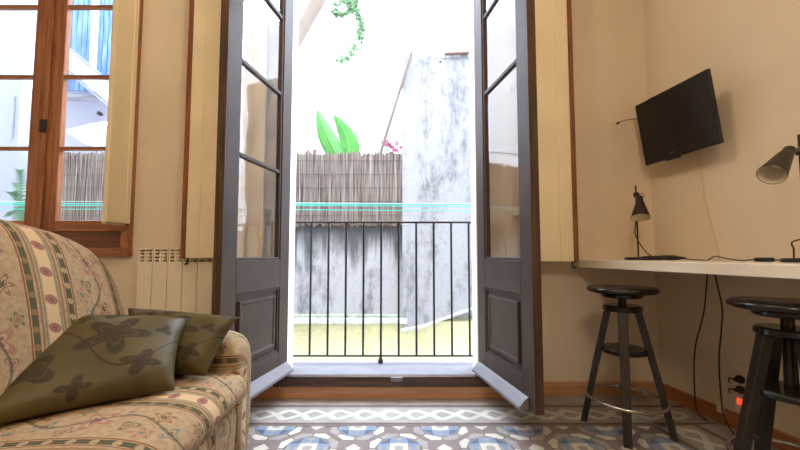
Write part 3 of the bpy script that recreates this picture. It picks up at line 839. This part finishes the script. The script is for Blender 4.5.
tag(b.build('roof_tile', MT['terra'], bevel=.006), 'brown roof tile strip laid on top of the weathered grey wall', 'tile')
b = MB(); b.tube([(.565, 5.15, 3.70), (.56, 5.12, 3.96)], .011, 8); b.tube([(.565, 5.15, 3.73), (.61, 5.11, 3.70)], .011, 8)
tag(b.build('iron_spike', MT['iron']), 'short iron spike sticking up from the weathered grey wall', 'spike')
b = MB(); b.tube([(.17, 5.035, 3.80), (-.58, 5.31, 1.46)], .026, 10)
tag(b.build('leaning_pole', MT['pole']), 'thin brown pole leaning on the corner of the weathered grey wall', 'pole')
tag(MB().box((-9, 5.45, -4), (5, 9, 1.30)).build('terrace_floor', MT['ledge']), kind='structure')
# far white facade
b = MB(); b.box((-4.6, 7.4, -4), (5, 7.8, 6.7)); tag(b.build('far_facade', MT['farwhite']), kind='structure')
tag(MB().box((-4.6, 7.385, 3.33), (3, 7.402, 3.345)).build('facade_joint', MT['grey_ext']), kind='structure')
tag(MB().box((-1.275, 7.388, 3.34), (-1.262, 7.402, 4.95)).build('facade_crack', MT['ledge']), kind='structure')
b = MB(); b.prism([(-1.80, 6.9, 6.35), (-1.60, 6.9, 6.35), (-2.30, 6.9, 5.05), (-2.42, 6.9, 5.25)], (0, .5, 0))
tag(b.build('roof_strut', MT['beam'], bevel=.01), 'pale timber strut slanting at the top left of the door view', 'beam')
# left part: pale wall, white building, blue slats, stair
tag(MB().box((-12, 4.95, -4), (-5.42, 5.10, 8)).build('pale_wall', MT['pale']), kind='structure')
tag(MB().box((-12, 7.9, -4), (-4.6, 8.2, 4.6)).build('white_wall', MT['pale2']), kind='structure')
tag(MB().box((-12, 7.9, 4.6), (-4.6, 8.2, 8)).build('upper_white_wall', MT['white_ext']), kind='structure')
t = thing('blue_slat_screen', (-7.0, 7.5, 4.6), label='blue slatted screen high up, seen through the brown window', cat='screen')
for i in range(15):
    x = -7.75+.115*i
    if i == 9: continue
    MB().box((x, 7.5, 4.4), (x+.098, 7.54, 7.4)).build('slat', MT['blue'], t)
MB().box((-7.75, 7.54, 5.6), (-6.0, 7.57, 5.66)).build('cross_rail', MT['blue'], t)
MB().box((-6.71, 7.44, 4.4), (-6.61, 7.53, 7.4)).build('white_post', MT['white_ext'], t)
# outdoor stair: stringer from upper left down to the right
t = thing('outdoor_stair', (-6.2, 7.0, 1.3), label='white outdoor staircase with slanting side, seen through the brown window', cat='staircase')
def ST(x, z, y=6.9): return (x, y, z)
k = (4.22-5.0)/(-5.72+6.66)
def zt(x): return 5.0 + k*(x+6.66)
b = MB(); b.prism([ST(-8.2, zt(-8.2)), ST(-4.9, zt(-4.9)), ST(-4.9, zt(-4.9)-.42), ST(-8.2, zt(-8.2)-.42)], (0, .12, 0)); b.build('stringer', MT['white_ext'], t)
b = MB(); b.prism([ST(-8.2, zt(-8.2)-.46, 6.86), ST(-4.9, zt(-4.9)-.46, 6.86), ST(-4.9, zt(-4.9)-.50, 6.86), ST(-8.2, zt(-8.2)-.50, 6.86)], (0, .1, 0)); b.build('handrail', MT['grey_ext'], t)
b = MB(); b.prism([ST(-8.2, zt(-8.2)+.03, 6.86), ST(-4.9, zt(-4.9)+.03, 6.86), ST(-4.9, zt(-4.9), 6.86), ST(-8.2, zt(-8.2), 6.86)], (0, .05, 0)); b.build('capping', MT['grey_ext'], t)
MB().box((-7.3, 6.95, 4.0), (-5.85, 7.15, 4.05)).build('landing', MT['grey_ext'], t)
MB().box((-5.1, 6.95, 1.30), (-4.9, 7.3, 3.1)).build('stair_pier', MT['white_ext'], t)

# parasol on the terrace
t = thing('parasol', (-4.5, 5.95, 1.3), label='white garden parasol over the terrace behind the reed screen', cat='parasol')
MB().tube([(-4.5, 5.95, 1.3), (-4.5, 5.95, 3.14)], .025, 10).build('pole', MT['grey_ext'], t)
MB().lathe([(.0, 3.19), (.03, 3.18), (.86, 2.76), (.86, 2.72), (.84, 2.72), (.03, 3.15), (0, 3.15)], (-4.5, 5.95, 0), 8).build('canopy', MT['canvas'], t)
t = thing('wall_lantern', (-5.98, 7.85, 3.75), label='small dark lantern on the white wall by the stair', cat='lantern')
MB().box((-6.79, 7.78, 3.98), (-6.73, 7.86, 4.06)).build('lantern_body', MT['iron'], t, .01)
MB().box((-6.78, 7.84, 4.0), (-6.74, 7.905, 4.04)).build('wall_bracket', MT['iron'], t)
b = MB(); b.tube([(-5.50, 4.94, 2.5), (-5.50, 4.94, 3.1)], .015, 8)
tag(b.build('drain_pipe', MT['grey_ext']), 'short grey pipe on the pale wall behind the left window sash', 'pipe')

# reed screen
t = thing('reed_screen', (-2.5, 5.16, 1.27), label='brown reed fence screen fixed on the parapet across the courtyard', cat='fence')
b = MB(); rnd = random.Random(5); x = -5.25
while x < .025:
    w = rnd.uniform(.008, .016); y = 5.14+rnd.uniform(0, .012)
    if rnd.random() < .96: b.box((x, y, 1.245+rnd.uniform(0, .07)), (x+w, y+.012, 2.31+rnd.uniform(0, .06)+.010*math.sin(x*7)))
    x += w*.9
b.build('reeds', MT['reed'], t)
MB().box((-5.25, 5.155, 1.31), (.02, 5.165, 2.30)).build('backing_mat', MT['reed'], t)
for z in (1.42, 1.62, 1.82, 2.02, 2.22): MB().tube([(-5.25, 5.136, z), (.02, 5.136, z)], .0025, 5).build('binding_wire', MT['iron'], t)
for x in (-5.0, -3.5, -2.0, -.6): MB().tube([(x, 5.18, 1.40), (x, 5.18, 2.28)], .014, 6).build('support_post', MT['iron'], t)

# ------------------------------------------------------------------ plants
def blade(base, tip, wid, bend, normal, name, parent, mat, rib=True):
    base, tip, bend, normal = V(base), V(tip), V(bend), V(normal).normalized()
    ax = (tip-base); n = 16; b = MB(); side = ax.cross(normal).normalized(); G = []
    for i in range(n+1):
        t_ = i/n; p = base + ax*t_ + bend*math.sin(math.pi*t_)
        w = wid*(math.sin(math.pi*min(1, .07+t_*.93)**.85))**.75*.5 if t_ < 1 else 0.001
        row = []
        for k in range(-3, 4):
            q = k/3; row.append(b.b.verts.new(p + side*w*q + normal*(-.22*w*abs(q)) + normal*.004*math.sin(i*2.2)*abs(q)))
        G.append(row)
    for i in range(n):
        for k in range(6): b._f([G[i][k], G[i][k+1], G[i+1][k+1], G[i+1][k]])
    o = b.build(name, mat, parent, smooth=True)
    sm = o.modifiers.new('s', 'SOLIDIFY'); sm.thickness = .004
    if rib:
        MB().tube([base + ax*t_ + bend*math.sin(math.pi*t_) + normal*.004 for t_ in [i/12 for i in range(12)]], [.012*(1-i/14) for i in range(12)], 6).build('midrib', MT['leafrib'], o)
    return o
def pot(parent, x, y, r=.12, h=.22):
    MB().lathe([(0, 0), (r*.75, 0), (r, h), (r*1.08, h), (r*1.08, h+.02), (r*.9, h+.02), (r*.85, h-.02), (0, h-.02)], (x, y, 1.30), 20).build('pot', MT['pot'], parent)
t = thing('banana_plant', (-.98, 5.62, 1.30), label='banana plant with two broad bright green leaves above the reed screen', cat='plant')
pot(t, -.98, 5.62, .16, .26)
MB().tube([(-.98, 5.62, 1.5), (-.96, 5.62, 2.30)], [.03, .02], 8).build('stem', MT['stemg'], t)
blade((-.88, 5.58, 2.22), (-1.32, 5.53, 3.17), .30, (-.04, -.02, .0), (.25, -1, .1), 'leaf', t, MT['leaf'])
blade((-.80, 5.62, 2.22), (-1.08, 5.64, 3.12), .32, (.10, 0, .02), (-.35, -1, .15), 'leaf', t, MT['leaf'])
def flowers(x, y, h, label, seed, nfl=7, spread=.16):
    rnd = random.Random(seed)
    t = thing('flowering_geranium', (x, y, 1.30), label=label, cat='plant', group='pink flowering plants behind the reed screen')
    pot(t, x, y)
    stems = MB(); fo = MB(); tips = []
    for i in range(nfl+5):
        a = rnd.uniform(0, 6.28); r = rnd.uniform(.02, spread); top_ = V((x+r*math.cos(a), y+r*math.sin(a)*.4, 1.3+h*rnd.uniform(.8, 1.0)))
        stems.tube([(x, y, 1.48), (V((x, y, 1.48))+top_)*.5 + V((rnd.uniform(-.02, .02), 0, 0)), top_], .0035, 5); tips.append(top_)
        for k in range(5):
            c = V((x, y, 1.48)).lerp(top_, rnd.uniform(.55, .98)) + V((rnd.uniform(-.04, .04), rnd.uniform(-.03, .03), 0))
            n = V((rnd.uniform(-1, 1), -1, rnd.uniform(-.3, 1))).normalized(); s_ = n.orthogonal().normalized()*rnd.uniform(.014, .026); u_ = n.cross(s_)
            fo.poly([c-s_*.9, c-u_*.7, c+s_, c+u_*1.2])
    stems.build('stems', MT['stemg'], t); fo.build('foliage', MT['ivy'], t)
    for p in tips[:nfl]:
        b = MB()
        for k in range(9):
            c = p + V((rnd.uniform(-.028, .028), rnd.uniform(-.02, .02), rnd.uniform(-.02, .03))); n = V((rnd.uniform(-.6, .6), -1, rnd.uniform(-.3, .6))).normalized(); s_ = n.orthogonal().normalized()*.022; u_ = n.cross(s_)
            b.poly([c-s_, c-u_, c+s_, c+u_]); 
        b.build('flower_head', MT['pink'], t)
    return t
flowers(-.12, 5.5, 1.33, 'pink flowering plant above the reed screen beside the leaning pole', 11, 12, .26)
flowers(-1.42, 5.55, 1.18, 'small pink flowering plant above the reed screen beside the banana plant', 4, 6, .12)
# ivy
t = thing('ivy_vine', (-1.2, 7.38, 6.3), label='green ivy strand hanging on the white facade at the top', cat='vine')
path = spline([(-1.05, 7.37, 6.9), (-.95, 7.36, 6.25), (-1.15, 7.36, 6.35), (-1.42, 7.36, 6.1), (-1.25, 7.36, 5.98), (-1.02, 7.36, 6.2), (-.86, 7.36, 5.95), (-.83, 7.36, 5.70), (-.87, 7.36, 5.45), (-.98, 7.36, 5.20), (-1.12, 7.36, 5.05), (-1.30, 7.36, 4.97)], 8)
MB().tube(path, .006, 5).build('stem', MT['stemg'], t)
b = MB(); rnd = random.Random(9)
for i, p in enumerate(path):
    for k in range(4 if i < 66 else 2):
        c = p + V((rnd.gauss(0, .045), rnd.uniform(-.06, -.01), rnd.gauss(0, .045))); n = V((rnd.uniform(-.6, .6), -1, rnd.uniform(-.2, .8))).normalized()
        s_ = n.orthogonal().normalized(); s_ = (Matrix.Rotation(rnd.uniform(0, 6), 3, n) @ s_)*rnd.uniform(.025, .05); u_ = n.cross(s_)
        b.poly([c-s_, c-s_*.3-u_*.8, c+s_*.5-u_*.5, c+s_*1.2, c+s_*.5+u_*.5, c-s_*.3+u_*.8])
b.build('foliage', MT['ivy'], t)
# palm behind the left sash
t = thing('potted_palm', (-5.60, 4.75, 1.0), label='feathery green palm by the pale wall, seen through the left sash', cat='plant')
MB().box((-5.6, 4.6, .9), (-4.9, 4.952, 1.0)).build('wall_shelf', MT['pale'], t)
MB().lathe([(0, 0), (.10, 0), (.13, .2), (.11, .2), (0, .18)], (-5.12, 4.80, 1.0), 18).build('pot', MT['pot'], t)
for i in range(9):
    a = i*.7; tip = V((-5.12+.15*math.cos(a), 4.80+.10*math.sin(a), 1.36+.15*((i*37) % 5)))
    base = V((-5.12, 4.80, 1.18)); b = MB(); m_ = (base+tip)*.5 + V((0, 0, .15)); pth = spline([base, m_, tip], 10)
    b.tube(pth, .005, 5)
    for k, p in enumerate(pth[5:]):
        d = (tip-base).normalized()
        for sg in (1, -1):
            sd = V((d.z, .25, -d.x)).normalized()*sg
            q = p + sd*.07 + d*.04; b.poly([p, p + d*.022, q])
    b.build('frond', MT['palm'], t)

# ------------------------------------------------------------------ light
def area(name, loc, rot, sx, sy, power, col):
    l = bpy.data.lights.new(name, 'AREA'); l.shape = 'RECTANGLE'; l.size = sx; l.size_y = sy; l.energy = power; l.color = col
    o = bpy.data.objects.new(name, l); COL.objects.link(o); o.location = loc; o.rotation_euler = rot; return o
def bulb(name, loc, r_, power, col):
    l = bpy.data.lights.new(name, 'POINT'); l.shadow_soft_size = r_; l.energy = power; l.color = col
    o = bpy.data.objects.new(name, l); COL.objects.link(o); o.location = loc
bulb('ceiling_lamp_light', (-.35, 1.0, 2.72), .14, 33, (1, .84, .65))
bulb('rear_fill_light', (-.2, -1.0, 2.6), .2, 60, (1, .84, .65))  # unseen fill, added to brighten the whole room evenly
w = bpy.data.worlds.new('overcast_sky'); sc.world = w; w.use_nodes = True
bg = w.node_tree.nodes['Background']; bg.inputs[0].default_value = (.74, .85, 1, 1)
nt = w.node_tree; tcw = nt.nodes.new('ShaderNodeTexCoord'); sx = nt.nodes.new('ShaderNodeSeparateXYZ'); nt.links.new(tcw.outputs['Generated'], sx.inputs[0])
zen = S(nt, sx.outputs[2]).op('MAXIMUM', 0.0)          # overcast sky: brighter towards the zenith
nt.links.new((zen*19.0 + 3.4).k, bg.inputs[1])
# portals help the sky find the openings
for nm, loc, sx, sy in (('door_portal', (-.1, 2.40, 1.45), 1.2, 2.7), ('window_portal', (-2.2, 2.40, 1.9), 1.1, 1.9)):
    o = area(nm, loc, (math.radians(-90), 0, 0), sx, sy, 1, (1, 1, 1)); o.data.cycles.is_portal = True

# ------------------------------------------------------------------ camera
cam = bpy.data.cameras.new('camera'); co = bpy.data.objects.new('camera', cam); COL.objects.link(co)
cam.lens = 16.0; cam.sensor_width = 36; cam.shift_y = 9/800; cam.clip_start = .02
co.location = (0, 0, .84); co.rotation_euler = (math.radians(93.4), 0, 0)
sc.camera = co
for o in bpy.data.objects:
    if '_m' in o: del o['_m']
sc.view_settings.view_transform = 'Standard'; sc.view_settings.look = 'None'; sc.view_settings.exposure = 0; sc.view_settings.gamma = 1; sc.view_settings.use_curve_mapping = False
sc.cycles.max_bounces = 10; sc.cycles.transparent_max_bounces = 16; sc.cycles.diffuse_bounces = 5
sc.cycles.use_denoising = True
